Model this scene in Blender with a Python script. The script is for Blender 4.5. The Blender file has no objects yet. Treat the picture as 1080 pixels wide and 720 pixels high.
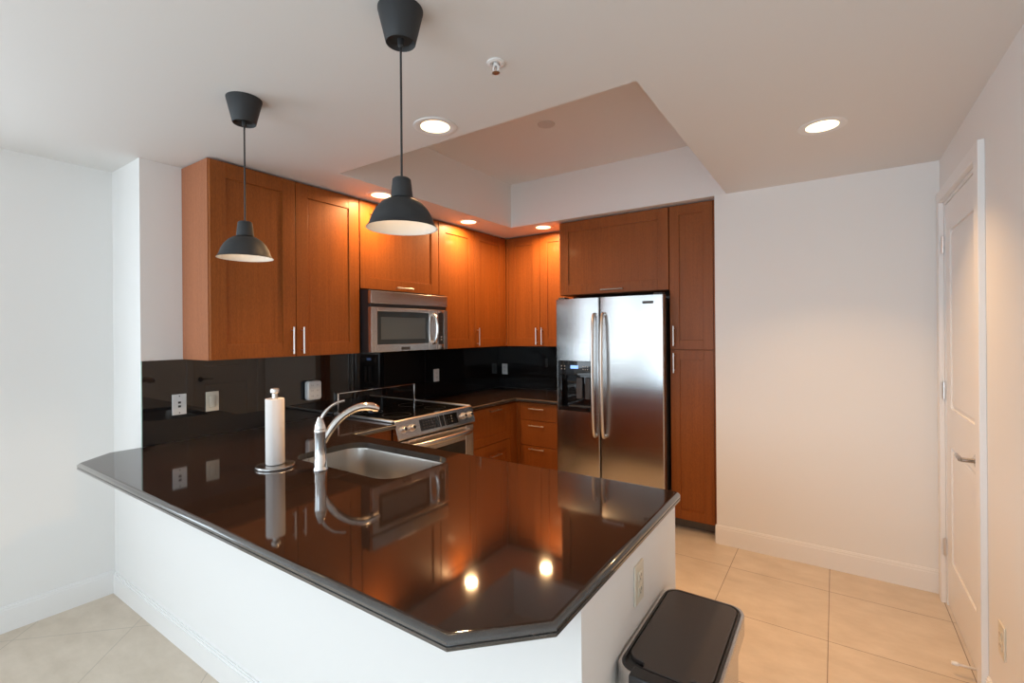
import bpy, bmesh, math, random
from mathutils import Vector, Matrix
random.seed(7)
S = bpy.context.scene
COL = S.collection
PI = math.pi

# ------------------------------------------------------------------ camera
F_PX, YAW, ROLL, CY = 501.95, 0.5962, -0.0079, 350.51
CAM_Z = 1.51
R0 = Vector((math.cos(YAW), math.sin(YAW), 0))
FW = Vector((-math.sin(YAW), math.cos(YAW), 0))
ZU = Vector((0, 0, 1))
R3 = R0 * math.cos(ROLL) + ZU * math.sin(ROLL)
U3 = ZU * math.cos(ROLL) - R0 * math.sin(ROLL)
cd = bpy.data.cameras.new('camera')
cam = bpy.data.objects.new('camera', cd)
COL.objects.link(cam)
cd.sensor_width = 36
cd.sensor_fit = 'HORIZONTAL'
cd.lens = 36 * F_PX / 1080
cd.shift_y = -(360 - CY) / 1080
cd.clip_start = 0.05
cam.matrix_world = Matrix(((R3.x, U3.x, -FW.x, 0), (R3.y, U3.y, -FW.y, 0), (R3.z, U3.z, -FW.z, CAM_Z), (0, 0, 0, 1)))
S.camera = cam

# ------------------------------------------------------------------ world, daylight, exposure
w = bpy.data.worlds.new('sky')
S.world = w
w.use_nodes = True
bg = w.node_tree.nodes['Background']
bg.inputs['Color'].default_value = (0.75, 0.87, 1.0, 1)
bg.inputs['Strength'].default_value = 1.5
S.view_settings.view_transform = 'Standard'
S.view_settings.look = 'None'
S.view_settings.gamma = 1
S.view_settings.use_curve_mapping = False
S.view_settings.exposure = 0.42

WIN_X0, WIN_X1, WIN_Z0, WIN_Z1, WIN_Y = -2.55, 0.25, 0.08, 2.36, -3.2
SW_Y0, SW_Y1, SW_Z0, SW_Z1 = -2.95, 0.05, 0.85, 2.36      # unseen side window, added to brighten the refrigerator's reflection
DAY_POWER, DAY_COL = 49, (0.70, 0.875, 1.0)
SIDE_POWER, SIDE_COL = 37, (0.82, 0.93, 1.0)
DOWN_POWER, DOWN_COL = 10.0, (1.0, 0.60, 0.28)
ld = bpy.data.lights.new('daylight', 'AREA')
ld.shape = 'RECTANGLE'
ld.size, ld.size_y = WIN_X1 - WIN_X0, WIN_Z1 - WIN_Z0
ld.energy, ld.color = DAY_POWER, DAY_COL
lo = bpy.data.objects.new('daylight', ld)
COL.objects.link(lo)
lo.location = ((WIN_X0 + WIN_X1) / 2, WIN_Y - 0.2, (WIN_Z0 + WIN_Z1) / 2)
lo.rotation_euler = (PI / 2, 0, 0)       # shines towards +y
ld = bpy.data.lights.new('side_fill', 'AREA')  # added fill lamp behind the unseen side window, lifts the refrigerator doors
ld.shape = 'RECTANGLE'
ld.size, ld.size_y = SW_Y1 - SW_Y0, SW_Z1 - SW_Z0
ld.energy, ld.color = SIDE_POWER, SIDE_COL
lo = bpy.data.objects.new('side_fill', ld)
COL.objects.link(lo)
lo.location = (-3.522 - 0.2, (SW_Y0 + SW_Y1) / 2, (SW_Z0 + SW_Z1) / 2)
lo.rotation_euler = (PI / 2, 0, -PI / 2)     # shines towards +x
S.cycles.max_bounces = 10
S.cycles.diffuse_bounces = 6
S.cycles.glossy_bounces = 6
S.cycles.caustics_reflective = False
S.cycles.caustics_refractive = False
S.cycles.sample_clamp_indirect = 6
S.cycles.use_denoising = True

# ------------------------------------------------------------------ materials
def mat(name, col=(.8, .8, .8), rough=.5, metal=0.0, spec=.5, ior=1.5, coat=0, emit=None, estr=0, trans=0):
    m = bpy.data.materials.new(name)
    m.use_nodes = True
    b = m.node_tree.nodes['Principled BSDF']
    b.inputs['Base Color'].default_value = (*col, 1)
    b.inputs['Roughness'].default_value = rough
    b.inputs['Metallic'].default_value = metal
    b.inputs['IOR'].default_value = ior
    b.inputs['Specular IOR Level'].default_value = spec
    b.inputs['Coat Weight'].default_value = coat
    b.inputs['Coat Roughness'].default_value = .12
    b.inputs['Transmission Weight'].default_value = trans
    if emit:
        b.inputs['Emission Color'].default_value = (*emit, 1)
        b.inputs['Emission Strength'].default_value = estr
    return m

def nd(m, typ, **kw):
    n = m.node_tree.nodes.new(typ)
    for k, v in kw.items():
        setattr(n, k, v)
    return n

def lk(m, a, b):
    m.node_tree.links.new(a, b)

def noise(m, scale, vec, detail=3, rough=.55):
    mp = nd(m, 'ShaderNodeMapping')
    mp.inputs['Scale'].default_value = scale
    lk(m, vec, mp.inputs['Vector'])
    n = nd(m, 'ShaderNodeTexNoise')
    n.inputs['Scale'].default_value = 1
    n.inputs['Detail'].default_value = detail
    n.inputs['Roughness'].default_value = rough
    lk(m, mp.outputs[0], n.inputs['Vector'])
    return n.outputs['Fac']

def ramp(m, fac, stops):
    r = nd(m, 'ShaderNodeValToRGB')
    e = r.color_ramp.elements
    while len(e) < len(stops):
        e.new(.5)
    for i, (p, c) in enumerate(stops):
        e[i].position = p
        e[i].color = (*c, 1)
    lk(m, fac, r.inputs['Fac'])
    return r.outputs['Color']

def mix(m, fac, a, b, mode='MIX'):
    n = nd(m, 'ShaderNodeMix', data_type='RGBA', blend_type=mode)
    for sock, v in ((n.inputs[0], fac), (n.inputs[6], a), (n.inputs[7], b)):
        if isinstance(v, (int, float)):
            sock.default_value = v
        elif isinstance(v, tuple):
            sock.default_value = (*v, 1)
        else:
            lk(m, v, sock)
    return n.outputs[2]

def wood(name, dark, light, grain=(70, 70, 2.2)):
    m = mat(name, light, .45, spec=.28, coat=.04)
    b = m.node_tree.nodes['Principled BSDF']
    tc = nd(m, 'ShaderNodeTexCoord')
    oi = nd(m, 'ShaderNodeObjectInfo')
    ad = nd(m, 'ShaderNodeVectorMath', operation='MULTIPLY_ADD')
    lk(m, oi.outputs['Random'], ad.inputs[0])
    ad.inputs[1].default_value = (13, 7, 5)
    lk(m, tc.outputs['Object'], ad.inputs[2])
    v = ad.outputs[0]
    g = noise(m, grain, v, 4, .6)
    broad = noise(m, (grain[0] / 9, grain[1] / 9, grain[2] / 3), v, 2)
    fleck = noise(m, (260, 260, 60), v, 2)
    c1 = ramp(m, g, [(.25, dark), (.75, light)])
    c2 = mix(m, .35, c1, ramp(m, broad, [(.3, dark), (.7, light)]))
    c3 = mix(m, .22, c2, ramp(m, fleck, [(.42, tuple(x * .72 for x in dark)), (.6, light)]))
    lk(m, c3, b.inputs['Base Color'])
    return m

M = {}
M['wood'] = wood('cherry_wood', (.20, .053, .008), (.33, .095, .016))
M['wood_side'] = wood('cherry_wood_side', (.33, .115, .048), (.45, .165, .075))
M['gap'] = mat('dark_gap', (.02, .008, .004), .7)

def paint(name, col):
    m = mat(name, col, .62, spec=.3)
    b = m.node_tree.nodes['Principled BSDF']
    tc = nd(m, 'ShaderNodeTexCoord')
    n = noise(m, (140, 140, 140), tc.outputs['Object'], 2)
    bp = nd(m, 'ShaderNodeBump')
    bp.inputs['Strength'].default_value = .03
    bp.inputs['Distance'].default_value = .002
    lk(m, n, bp.inputs['Height'])
    lk(m, bp.outputs[0], b.inputs['Normal'])
    return m
M['wall'] = paint('wall_paint', (.80, .79, .775))
M['ceil'] = paint('ceiling_paint', (.77, .755, .74))
M['trim'] = mat('trim_paint', (.82, .81, .80), .35)

def tile(name, off, rot, grout):
    m = mat(name, (.6, .5, .4), .34, spec=.4)
    b = m.node_tree.nodes['Principled BSDF']
    tc = nd(m, 'ShaderNodeTexCoord')
    mp = nd(m, 'ShaderNodeMapping')
    mp.inputs['Location'].default_value = (off[0], off[1], 0)
    mp.inputs['Rotation'].default_value = (0, 0, rot)
    lk(m, tc.outputs['Object'], mp.inputs['Vector'])
    br = nd(m, 'ShaderNodeTexBrick', offset=0.0, squash=1.0)
    br.inputs['Scale'].default_value = 1
    br.inputs['Brick Width'].default_value = .5285
    br.inputs['Row Height'].default_value = .5285
    br.inputs['Mortar Size'].default_value = .0022
    br.inputs['Mortar Smooth'].default_value = .3
    br.inputs['Color1'].default_value = (.635, .545, .445, 1)
    br.inputs['Color2'].default_value = (.61, .52, .42, 1)
    br.inputs['Mortar'].default_value = (*grout, 1)
    lk(m, mp.outputs[0], br.inputs['Vector'])
    cl = noise(m, (5, 9, 5), tc.outputs['Object'], 6, .65)
    mot = ramp(m, cl, [(.3, (.88, .86, .83)), (.7, (1.06, 1.06, 1.06))])
    lk(m, mix(m, 1.0, br.outputs['Color'], mot, 'MULTIPLY'), b.inputs['Base Color'])
    return m
M['tile'] = tile('floor_tile', (.037, -.125, 0), 0, (.23, .17, .125))
M['tile_diag'] = tile('floor_tile_diagonal', (.1505, -.1077, 0), PI / 4, (.44, .38, .31))

def granite(name, cols, rough, coat, spec):
    m = mat(name, cols[1], rough, spec=spec, coat=coat)
    b = m.node_tree.nodes['Principled BSDF']
    b.inputs['Coat Roughness'].default_value = .05
    b.inputs['Coat IOR'].default_value = 1.64
    tc = nd(m, 'ShaderNodeTexCoord')
    n = noise(m, (420, 420, 420), tc.outputs['Object'], 2)
    lk(m, ramp(m, n, [(.45, cols[0]), (.62, cols[1]), (.75, cols[2])]), b.inputs['Base Color'])
    return m
M['granite'] = granite('dark_granite', ((.018, .010, .007), (.036, .020, .014), (.10, .058, .038)), .4, 1.0, .0)
M['granite_edge_lit'] = granite('dark_granite_edge_lit', ((.042, .040, .039), (.048, .046, .044), (.056, .053, .050)), .2, 1.0, .5)  # greyer copy of the granite, daylight on the edges put into its colour
M['black_glass'] = mat('black_glass', (.008, .008, .009), .02, ior=1.55)
M['glass_edge'] = mat('glass_edge', (.42, .60, .55), .2)

def steel(name, col, rough, stretch, aniso=0):
    m = mat(name, col, rough, metal=1)
    b = m.node_tree.nodes['Principled BSDF']
    tc = nd(m, 'ShaderNodeTexCoord')
    n = noise(m, stretch, tc.outputs['Object'], 3)
    mr = nd(m, 'ShaderNodeMapRange')
    mr.inputs['To Min'].default_value = rough * .8
    mr.inputs['To Max'].default_value = rough * 1.25
    lk(m, n, mr.inputs['Value'])
    lk(m, mr.outputs[0], b.inputs['Roughness'])
    if aniso:
        tg = nd(m, 'ShaderNodeTangent', direction_type='RADIAL', axis='Z')
        lk(m, tg.outputs[0], b.inputs['Tangent'])
        b.inputs['Anisotropic'].default_value = aniso
    return m
M['steel'] = steel('brushed_steel', (.60, .585, .57), .24, (3, 3, 300))
M['fridge_steel'] = steel('fridge_steel', (.48, .478, .475), .22, (2, 2, 120), .8)
M['sink_steel'] = steel('sink_steel', (.47, .45, .42), .29, (30, 30, 2))
M['chrome'] = mat('chrome', (.78, .77, .76), .09, metal=1)
M['nickel'] = mat('satin_nickel', (.76, .73, .70), .28, metal=1)
M['black_plastic'] = mat('black_plastic', (.018, .018, .02), .35)
M['dark_grey'] = mat('dark_grey_body', (.05, .047, .048), .45)
M['pendant'] = mat('pendant_grey', (.026, .027, .029), .55, spec=.35)
M['pendant_in'] = mat('pendant_inside', (.85, .80, .74), .6)
M['bulb'] = mat('bulb_added_glow', (.9, .86, .8), .3, emit=(1, .74, .46), estr=3.5)  # weak glow added to brighten the shade lining, bulbs taken as unlit
M['white_plastic'] = mat('white_plastic', (.78, .78, .77), .35)
M['ivory_plastic'] = mat('ivory_plastic', (.70, .65, .54), .35)
M['slot'] = mat('socket_slot', (.03, .028, .025), .6)
M['paper'] = mat('paper_towel', (.82, .77, .74), .9, spec=.1)
M['lens'] = mat('downlight_lens', (1, 1, 1), .4, emit=(1, .74, .40), estr=2.6)
M['mw_window'] = mat('microwave_window', (.10, .115, .12), .15)
M['mw_glass'] = mat('microwave_glass', (.030, .037, .040), .08)
M['oven_window'] = mat('oven_window', (.012, .010, .010), .06)
M['lid'] = mat('bin_lid', (.042, .034, .032), .42)
M['lcd'] = mat('blue_display', (.1, .2, .5), .3, emit=(.25, .45, .95), estr=1.1)
M['led'] = mat('grey_mark', (.42, .42, .43), .4)
M['outside'] = mat('window_frame_paint', (.75, .75, .75), .4)
M['glass'] = mat('window_glass', (1, 1, 1), 0.0, trans=1, ior=1.02)
M['tan'] = mat('toe_kick', (.20, .165, .13), .5)

# ------------------------------------------------------------------ mesh helpers
def merge(bm, t):
    me = bpy.data.meshes.new('tmp')
    t.to_mesh(me)
    t.free()
    bm.from_mesh(me)
    bpy.data.meshes.remove(me)

def box(bm, x0, x1, y0, y1, z0, z1, bev=0, seg=2):
    x0, x1 = sorted((x0, x1)); y0, y1 = sorted((y0, y1)); z0, z1 = sorted((z0, z1))
    t = bmesh.new()
    bmesh.ops.create_cube(t, size=1)
    for v in t.verts:
        v.co = Vector((x0 + (v.co.x + .5) * (x1 - x0), y0 + (v.co.y + .5) * (y1 - y0), z0 + (v.co.z + .5) * (z1 - z0)))
    if bev:
        bmesh.ops.bevel(t, geom=t.edges[:], offset=bev, segments=seg, affect='EDGES', profile=.5)
    merge(bm, t)
    return bm

def ringmesh(bm, rings, cap0=True, cap1=True, closed=True):
    """loft a list of equally long point rings"""
    vs = [[bm.verts.new(p) for p in r] for r in rings]
    n = len(rings[0])
    for a, b in zip(vs, vs[1:]):
        for i in range(n if closed else n - 1):
            j = (i + 1) % n
            try:
                bm.faces.new((a[i], a[j], b[j], b[i]))
            except ValueError:
                pass
    if cap0:
        bm.faces.new(vs[0][::-1])
    if cap1:
        bm.faces.new(vs[-1])
    return bm

def lathe(bm, prof, c, seg=40, axis='z', cap0=False, cap1=False):
    rings = []
    for r, h in prof:
        ring = []
        for i in range(seg):
            a = 2 * PI * i / seg
            u, v = r * math.cos(a), r * math.sin(a)
            ring.append({'z': (c[0] + u, c[1] + v, c[2] + h), 'x': (c[0] + h, c[1] + u, c[2] + v), 'y': (c[0] + u, c[1] + h, c[2] + v)}[axis])
        rings.append(ring)
    ringmesh(bm, rings, cap0, cap1)
    return bm

def tube(bm, pts, rad, seg=14, squash=1.0, caps=True):
    pts = [Vector(p) for p in pts]
    if not isinstance(rad, (list, tuple)):
        rad = [rad] * len(pts)
    rings = []
    up = None
    for i, p in enumerate(pts):
        d = (pts[min(i + 1, len(pts) - 1)] - pts[max(i - 1, 0)]).normalized()
        if up is None:
            up = Vector((0, 0, 1)) if abs(d.z) < .9 else Vector((1, 0, 0))
        s = d.cross(up).normalized()
        up = s.cross(d).normalized()
        rings.append([p + (s * math.cos(2 * PI * k / seg) + up * math.sin(2 * PI * k / seg) * squash) * rad[i] for k in range(seg)])
    ringmesh(bm, rings, caps, caps)
    return bm

def spline(pts, n=8):
    """catmull-rom through pts"""
    P = [Vector(p) for p in pts]
    P = [P[0] * 2 - P[1]] + P + [P[-1] * 2 - P[-2]]
    out = []
    for i in range(1, len(P) - 2):
        a, b, c, d = P[i - 1:i + 3]
        for k in range(n):
            t = k / n
            out.append(.5 * ((2 * b) + (c - a) * t + (2 * a - 5 * b + 4 * c - d) * t * t + (3 * b - a - 3 * c + d) * t ** 3))
    out.append(P[-2])
    return out

def rrect(x0, x1, y0, y1, r, n=6):
    pts = []
    for cx, cy, a0 in ((x1 - r, y1 - r, 0), (x0 + r, y1 - r, PI / 2), (x0 + r, y0 + r, PI), (x1 - r, y0 + r, 3 * PI / 2)):
        for k in range(n + 1):
            a = a0 + PI / 2 * k / n
            pts.append((cx + r * math.cos(a), cy + r * math.sin(a)))
    return pts

def inset(poly, d):
    """inset a CCW polygon by d (miter)"""
    out = []
    n = len(poly)
    for i in range(n):
        a, b, c = Vector(poly[i - 1]), Vector(poly[i]), Vector(poly[(i + 1) % n])
        e1, e2 = (b - a).normalized(), (c - b).normalized()
        n1, n2 = Vector((-e1.y, e1.x)), Vector((-e2.y, e2.x))
        m = (n1 + n2)
        m = m / max(m.length_squared / 2, .2) if m.length > 1e-6 else n1
        out.append((b.x + m.x * d, b.y + m.y * d))
    return out

def prism(bm, poly, z0, z1, bev=0):
    t = bmesh.new()
    ringmesh(t, [[(x, y, z0) for x, y in poly], [(x, y, z1) for x, y in poly]])
    if bev:
        bmesh.ops.bevel(t, geom=[e for e in t.edges if abs(e.verts[0].co.z - e.verts[1].co.z) < 1e-6], offset=bev, segments=2, affect='EDGES', profile=.5)
    merge(bm, t)
    return bm

def root_loc(o):
    v = Vector((0, 0, 0))
    while o:
        v += o.location
        o = o.parent
    return v

def obj(name, bm, m, parent=None, sharp=.5, label=None, loc=None):
    """link bm (world coordinates) as one mesh object"""
    bmesh.ops.recalc_face_normals(bm, faces=bm.faces[:])
    for f in bm.faces:
        nn = f.normal
        f.smooth = not (f.calc_area() > .004 and max(abs(nn.x), abs(nn.y), abs(nn.z)) > .99995)
    for e in bm.edges:
        if len(e.link_faces) != 2 or e.calc_face_angle(0) > sharp:
            e.smooth = False
    o = bpy.data.objects.new(name, bpy.data.meshes.new(name))
    base = root_loc(parent) if parent else Vector(loc or (0, 0, 0))
    for v in bm.verts:
        v.co -= base
    bm.to_mesh(o.data)
    bm.free()
    for mm in (m if isinstance(m, (list, tuple)) else [m]):
        o.data.materials.append(mm)
    COL.objects.link(o)
    if parent:
        o.parent = parent
    else:
        o.location = base
    if label:
        o['label'] = label
    return o

def tag(o, label, cat, group=None, kind=None):
    o['label'] = label
    o['category'] = cat
    if group:
        o['group'] = group
    if kind:
        o['kind'] = kind
    return o

def thing(name, label, cat, loc, group=None):
    o = bpy.data.objects.new(name, None)
    o.empty_display_size = .05
    COL.objects.link(o)
    o.location = loc
    return tag(o, label, cat, group)

def struct(name, bm, m, parent=None):
    o = obj(name, bm, m, parent)
    if not parent:
        o['kind'] = 'structure'
    return o

NB = bmesh.new

# ------------------------------------------------------------------ room dimensions
XL, XK, XR = -3.522, -3.109, 0.499       # living-room left wall, kitchen left wall, right wall
YF, YW, YK = 1.002, 3.62, 4.33           # half wall face, white back wall, kitchen back wall
ZC, ZT = 2.472, 2.866                    # ceiling, tray ceiling
XP = -0.705                              # left end of the white back wall
YB = -3.2                                # window wall behind the viewer
XE = -0.492                              # peninsula end wall face
CT, CB = .905, .875                      # countertop top / bottom

# floor: kitchen tiles square, living-room tiles laid diagonally
bm = NB()
def quad(bm, x0, x1, y0, y1, z, mi=0):
    f = bm.faces.new([bm.verts.new(p) for p in ((x0, y0, z), (x1, y0, z), (x1, y1, z), (x0, y1, z))])
    f.material_index = mi
quad(bm, XL - .1, XR + .2, YF, YK + .1, 0, 0)
quad(bm, XL - .1, XR + .2, YB - .1, YF, 0, 1)
floor = struct('floor', bm, [M['tile'], M['tile_diag']])

# ceiling with recessed tray over the kitchen
TX0, TX1, TY0, TY1 = -2.458, -0.625, 1.786, YW
bm = NB()
o = [(XL - .1, YB - .1), (XR + .2, YB - .1), (XR + .2, YK + .1), (XL - .1, YK + .1)]
h = [(TX0, TY0), (TX1, TY0), (TX1, TY1), (TX0, TY1)]
vo = [bm.verts.new((x, y, ZC)) for x, y in o]
vh = [bm.verts.new((x, y, ZC)) for x, y in h]
vt = [bm.verts.new((x, y, ZT)) for x, y in h]
for i in range(4):
    j = (i + 1) % 4
    bm.faces.new((vo[i], vo[j], vh[j], vh[i]))
    bm.faces.new((vh[i], vh[j], vt[j], vt[i]))
bm.faces.new(vt)
struct('ceiling', bm, M['ceil'])

bm = NB()
box(bm, XL - .1, XL, YB - .1, SW_Y0, 0, ZC)
box(bm, XL - .1, XL, SW_Y1, YF, 0, ZC)
box(bm, XL - .1, XL, SW_Y0, SW_Y1, 0, SW_Z0)
box(bm, XL - .1, XL, SW_Y0, SW_Y1, SW_Z1, ZC)
struct('wall_left', bm, M['wall'])
bm = NB()
for k in range(4):
    y = SW_Y0 + (SW_Y1 - SW_Y0) * k / 3
    box(bm, XL - .08, XL - .02, max(y - .03, SW_Y0), min(y + .03, SW_Y1), SW_Z0, SW_Z1)
box(bm, XL - .08, XL - .02, SW_Y0, SW_Y1, SW_Z0, SW_Z0 + .05)
box(bm, XL - .08, XL - .02, SW_Y0, SW_Y1, SW_Z1 - .05, SW_Z1)
struct('window_added', bm, M['outside'])  # frame of the added side window, out of view
struct('wall_kitchen', box(NB(), XL - .1, XK, YF, YK + .1, 0, ZC), M['wall'])
struct('wall_alcove', box(NB(), XK, XP, YK, YK + .1, 0, ZC), M['wall'])
struct('wall_back', box(NB(), XP, XR + .2, YW, YK + .1, 0, ZC), M['wall'])
# right wall with door opening
DY0, DY1, DZ = 2.70, 3.505, 2.20
bm = NB()
box(bm, XR, XR + .14, YB - .1, DY0, 0, ZC)
box(bm, XR, XR + .14, DY1, YW, 0, ZC)
box(bm, XR, XR + .14, DY0, DY1, DZ, ZC)
struct('wall_right', bm, M['wall'])
# half wall carrying the peninsula
bm = NB()
box(bm, XK, XE, YF, YF + .11, 0, CB - .001)
box(bm, XE - .10, XE, YF + .11, 1.785, 0, CB - .001)
struct('wall_peninsula', bm, M['wall'])
# window wall behind the viewer
bm = NB()
box(bm, XL - .1, WIN_X0, YB - .1, YB, 0, ZC)
box(bm, WIN_X1, XR + .2, YB - .1, YB, 0, ZC)
box(bm, WIN_X0, WIN_X1, YB - .1, YB, WIN_Z1, ZC)
box(bm, WIN_X0, WIN_X1, YB - .1, YB, 0, WIN_Z0)
struct('wall_front', bm, M['wall'])
bm = NB()
for k in range(4):
    x = WIN_X0 + (WIN_X1 - WIN_X0) * k / 3
    box(bm, max(x - .035, WIN_X0), min(x + .035, WIN_X1), YB - .08, YB - .02, WIN_Z0, WIN_Z1)
box(bm, WIN_X0, WIN_X1, YB - .08, YB - .02, WIN_Z0, WIN_Z0 + .06)
box(bm, WIN_X0, WIN_X1, YB - .08, YB - .02, WIN_Z1 - .06, WIN_Z1)
win = struct('window_1', bm, M['outside'])

def baseboard(name, face, pos, a0, a1, h=.132):
    bm = NB()
    t = .012
    for lo, hi, d in ((0, h - .02, t), (h - .02, h - .007, t * .75), (h - .007, h, t * .45)):
        if face == '-y':
            box(bm, a0, a1, pos - d, pos, lo, hi)
        elif face == '+x':
            box(bm, pos, pos + d, a0, a1, lo, hi)
        else:
            box(bm, pos - d, pos, a0, a1, lo, hi)
    return struct(name, bm, M['trim'])
baseboard('baseboard_back', '-y', YW, XP - .008, XR)
baseboard('baseboard_left', '+x', XL, YB, YF)
baseboard('baseboard_peninsula', '-y', YF, XL + .012, XE, .122)
baseboard('baseboard_right', '-x', XR, YB, 2.62)

# ------------------------------------------------------------------ door on the right wall
bm = NB()
for args in ((.476, XR, 2.628, 2.70, 0, 2.268), (.476, XR, 3.505, 3.572, 0, 2.268), (.476, XR, 2.70, 3.505, 2.205, 2.268)):
    box(bm, *args, bev=.003)
# jambs
box(bm, XR, XR + .13, DY0, DY0 + .014, 0, DZ)
box(bm, XR, XR + .13, DY1 - .014, DY1, 0, DZ)
box(bm, XR, XR + .13, DY0 + .014, DY1 - .014, DZ - .014, DZ)
door = bpy.data.objects.new('door_1', None)
COL.objects.link(door)
door.location = (XR, 3.1, 0)
door['kind'] = 'structure'
obj('door_casing', bm, M['trim'], door)
bm = NB()
dx0, dx1, dy0, dy1, dz0, dz1 = .503, .54, DY0 + .017, DY1 - .017, .016, DZ - .017
# slab as stiles and rails with two raised panels
st = .115
rails = [(dz0, .27), (.885, 1.09), (2.03, dz1)]
box(bm, dx0, dx1, dy0, dy0 + st, dz0, dz1)
box(bm, dx0, dx1, dy1 - st, dy1, dz0, dz1)
for a, b in rails:
    box(bm, dx0, dx1, dy0 + st, dy1 - st, a, b)
for a, b in ((.27, .885), (1.09, 2.03)):
    box(bm, dx0 + .010, dx1, dy0 + st, dy1 - st, a, b)
    t = NB()
    rings = []
    for ins, x in ((.012, dx0 + .010), (.02, dx0 + .004), (.05, dx0 + .003)):
        y0, y1, z0, z1 = dy0 + st + ins, dy1 - st - ins, a + ins, b - ins
        rings.append([(x, y0, z0), (x, y1, z0), (x, y1, z1), (x, y0, z1)])
    ringmesh(t, rings, False, True)
    merge(bm, t)
leaf = obj('door_leaf', bm, M['trim'], door)
for z in (.313, 1.173, 1.973):
    bm = NB()
    for q in (-.03, 0, .03):
        lathe(bm, [(.0, q - .0145), (.0075, q - .0145), (.0075, q + .0145), (0, q + .0145)], (.494, 3.495, z), 14)
    tube(bm, [(.494, 3.495, z - .05), (.494, 3.495, z + .05)], .004, 10)
    obj('hinge', bm, M['nickel'], door)
bm = NB()
lathe(bm, [(0, -.012), (.026, -.012), (.030, -.004), (.030, 0)], (dx0, 2.79, .945), 24, 'x')
lathe(bm, [(0, -.055), (.010, -.055), (.010, -.01)], (dx0, 2.79, .945), 16, 'x')
tube(bm, spline([(.445, 2.785, .945), (.443, 2.82, .95), (.446, 2.87, .948), (.452, 2.915, .944)]), [.010] * 9 + [.009] * 8 + [.007] * 8, 12, .75)
obj('door_lever', bm, mat('lever_metal', (.42, .40, .39), .16, metal=1), door)

# ------------------------------------------------------------------ countertops
def inset_edges(poly, ds):
    # inset a CCW polygon, edge i (from point i to i+1) by ds[i]
    n = len(poly)
    out = []
    for i in range(n):
        a, b, c = Vector(poly[i - 1]), Vector(poly[i]), Vector(poly[(i + 1) % n])
        e1, e2 = (b - a).normalized(), (c - b).normalized()
        n1, n2 = Vector((-e1.y, e1.x)), Vector((-e2.y, e2.x))
        d1, d2 = ds[i - 1], ds[i]
        det = n1.x * n2.y - n1.y * n2.x
        if abs(det) < .02:
            m = n1 * ((d1 + d2) / 2)
        else:
            m = Vector(((d1 * n2.y - d2 * n1.y) / det, (n1.x * d2 - n2.x * d1) / det))
        out.append((b.x + m.x, b.y + m.y))
    return out

def slab(name, poly, hole, label, loc, walls=()):
    bm = NB()
    prof = [(CB, .003), (CB + .003, 0), (.8855, 0), (.8868, .003), (.8885, .003), (.890, 0), (.896, 0), (.8985, .0022), (.9020, .0062), (.9042, .0115), (CT, .0175)]
    rings = [[(x, y, z) for x, y in inset_edges(poly, [0 if i in walls else d for i in range(len(poly))])] for z, d in prof]
    vs = [[bm.verts.new(p) for p in r] for r in rings]
    n = len(poly)
    for a, b in zip(vs, vs[1:]):
        for i in range(n):
            j = (i + 1) % n
            bm.faces.new((a[i], a[j], b[j], b[i]))
    def face(vring, z):
        ed = [bm.edges.get((vring[i], vring[(i + 1) % n])) for i in range(n)]
        hv = None
        if hole:
            hv = [bm.verts.new((x, y, z)) for x, y in hole]
            ed += [bm.edges.new((hv[i], hv[(i + 1) % len(hv)])) for i in range(len(hv))]
        bmesh.ops.triangle_fill(bm, use_beauty=True, use_dissolve=False, edges=ed)
        return hv
    a = face(vs[0], CB)
    b = face(vs[-1], CT)
    if hole:
        m = len(hole)
        for i in range(m):
            j = (i + 1) % m
            bm.faces.new((a[i], a[j], b[j], b[i]))
    bm.normal_update()
    for f in bm.faces:
        f.material_index = 0 if abs(f.normal.z) > .98 else 1
    o = obj(name, bm, [M['granite'], M['granite_edge_lit']], sharp=.9, loc=loc)
    return tag(o, label, 'countertop', 'polished dark stone countertops')

def corner(px, py, r, a0, n=5):
    return [(px + r * math.cos(a0 + PI / 2 * k / n), py + r * math.sin(a0 + PI / 2 * k / n)) for k in range(n + 1)]
pen = [(-3.100, 2.185), (-3.100, 1.0), (-3.12, 1.0 - .001), (-3.125, .862), (-3.004, .722), (-2.992, .712), (-2.975, .705), (-.642, .705), (-.482, .867)]
pen += corner(-.482 - .03, 1.848 - .03, .03, 0)
pen += [(-2.42, 1.848), (-2.42, 2.185)]
SINK = rrect(-2.235, -1.512, 1.322, 1.735, .10, 8)
slab('countertop', pen, SINK, 'dark polished stone countertop on the white peninsula, holding the sink', (-1.8, 1.2, CT), (0, 1, len(pen) - 1))
cor = [(-3.100, 3.022), (-2.45, 3.022), (-2.45, 3.665), (-2.0, 3.665), (-2.0, 4.318), (-3.100, 4.318)]
slab('countertop', cor, None, 'dark stone countertop filling the corner between stove and refrigerator', (-2.7, 3.9, CT), (0, 3, 4, 5))

# backsplash
bm = NB()
box(bm, XK + .0006, -3.1005, YF + .0025, YK - .0006, .9055, 1.3705)
o = obj('glass_backsplash', bm, M['black_glass'], loc=(XK, 2.6, .905))
tag(o, 'black mirror glass backsplash running along the left wall under the cupboards', 'backsplash', 'black glass backsplash')
bm = NB()
box(bm, XK + .0006, -3.1000, YF - .001, YF + .002, .9055, 1.3705)
obj('edge', bm, M['glass_edge'], o, label='pale green glass edge')
bm = NB()
box(bm, -3.0999, -1.96, 4.321, YK - .0006, .9055, 1.3705)
o = obj('glass_backsplash', bm, M['black_glass'], loc=(-2.5, YK, .905))
tag(o, 'short black glass backsplash on the far wall left of the refrigerator', 'backsplash', 'black glass backsplash')

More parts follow.
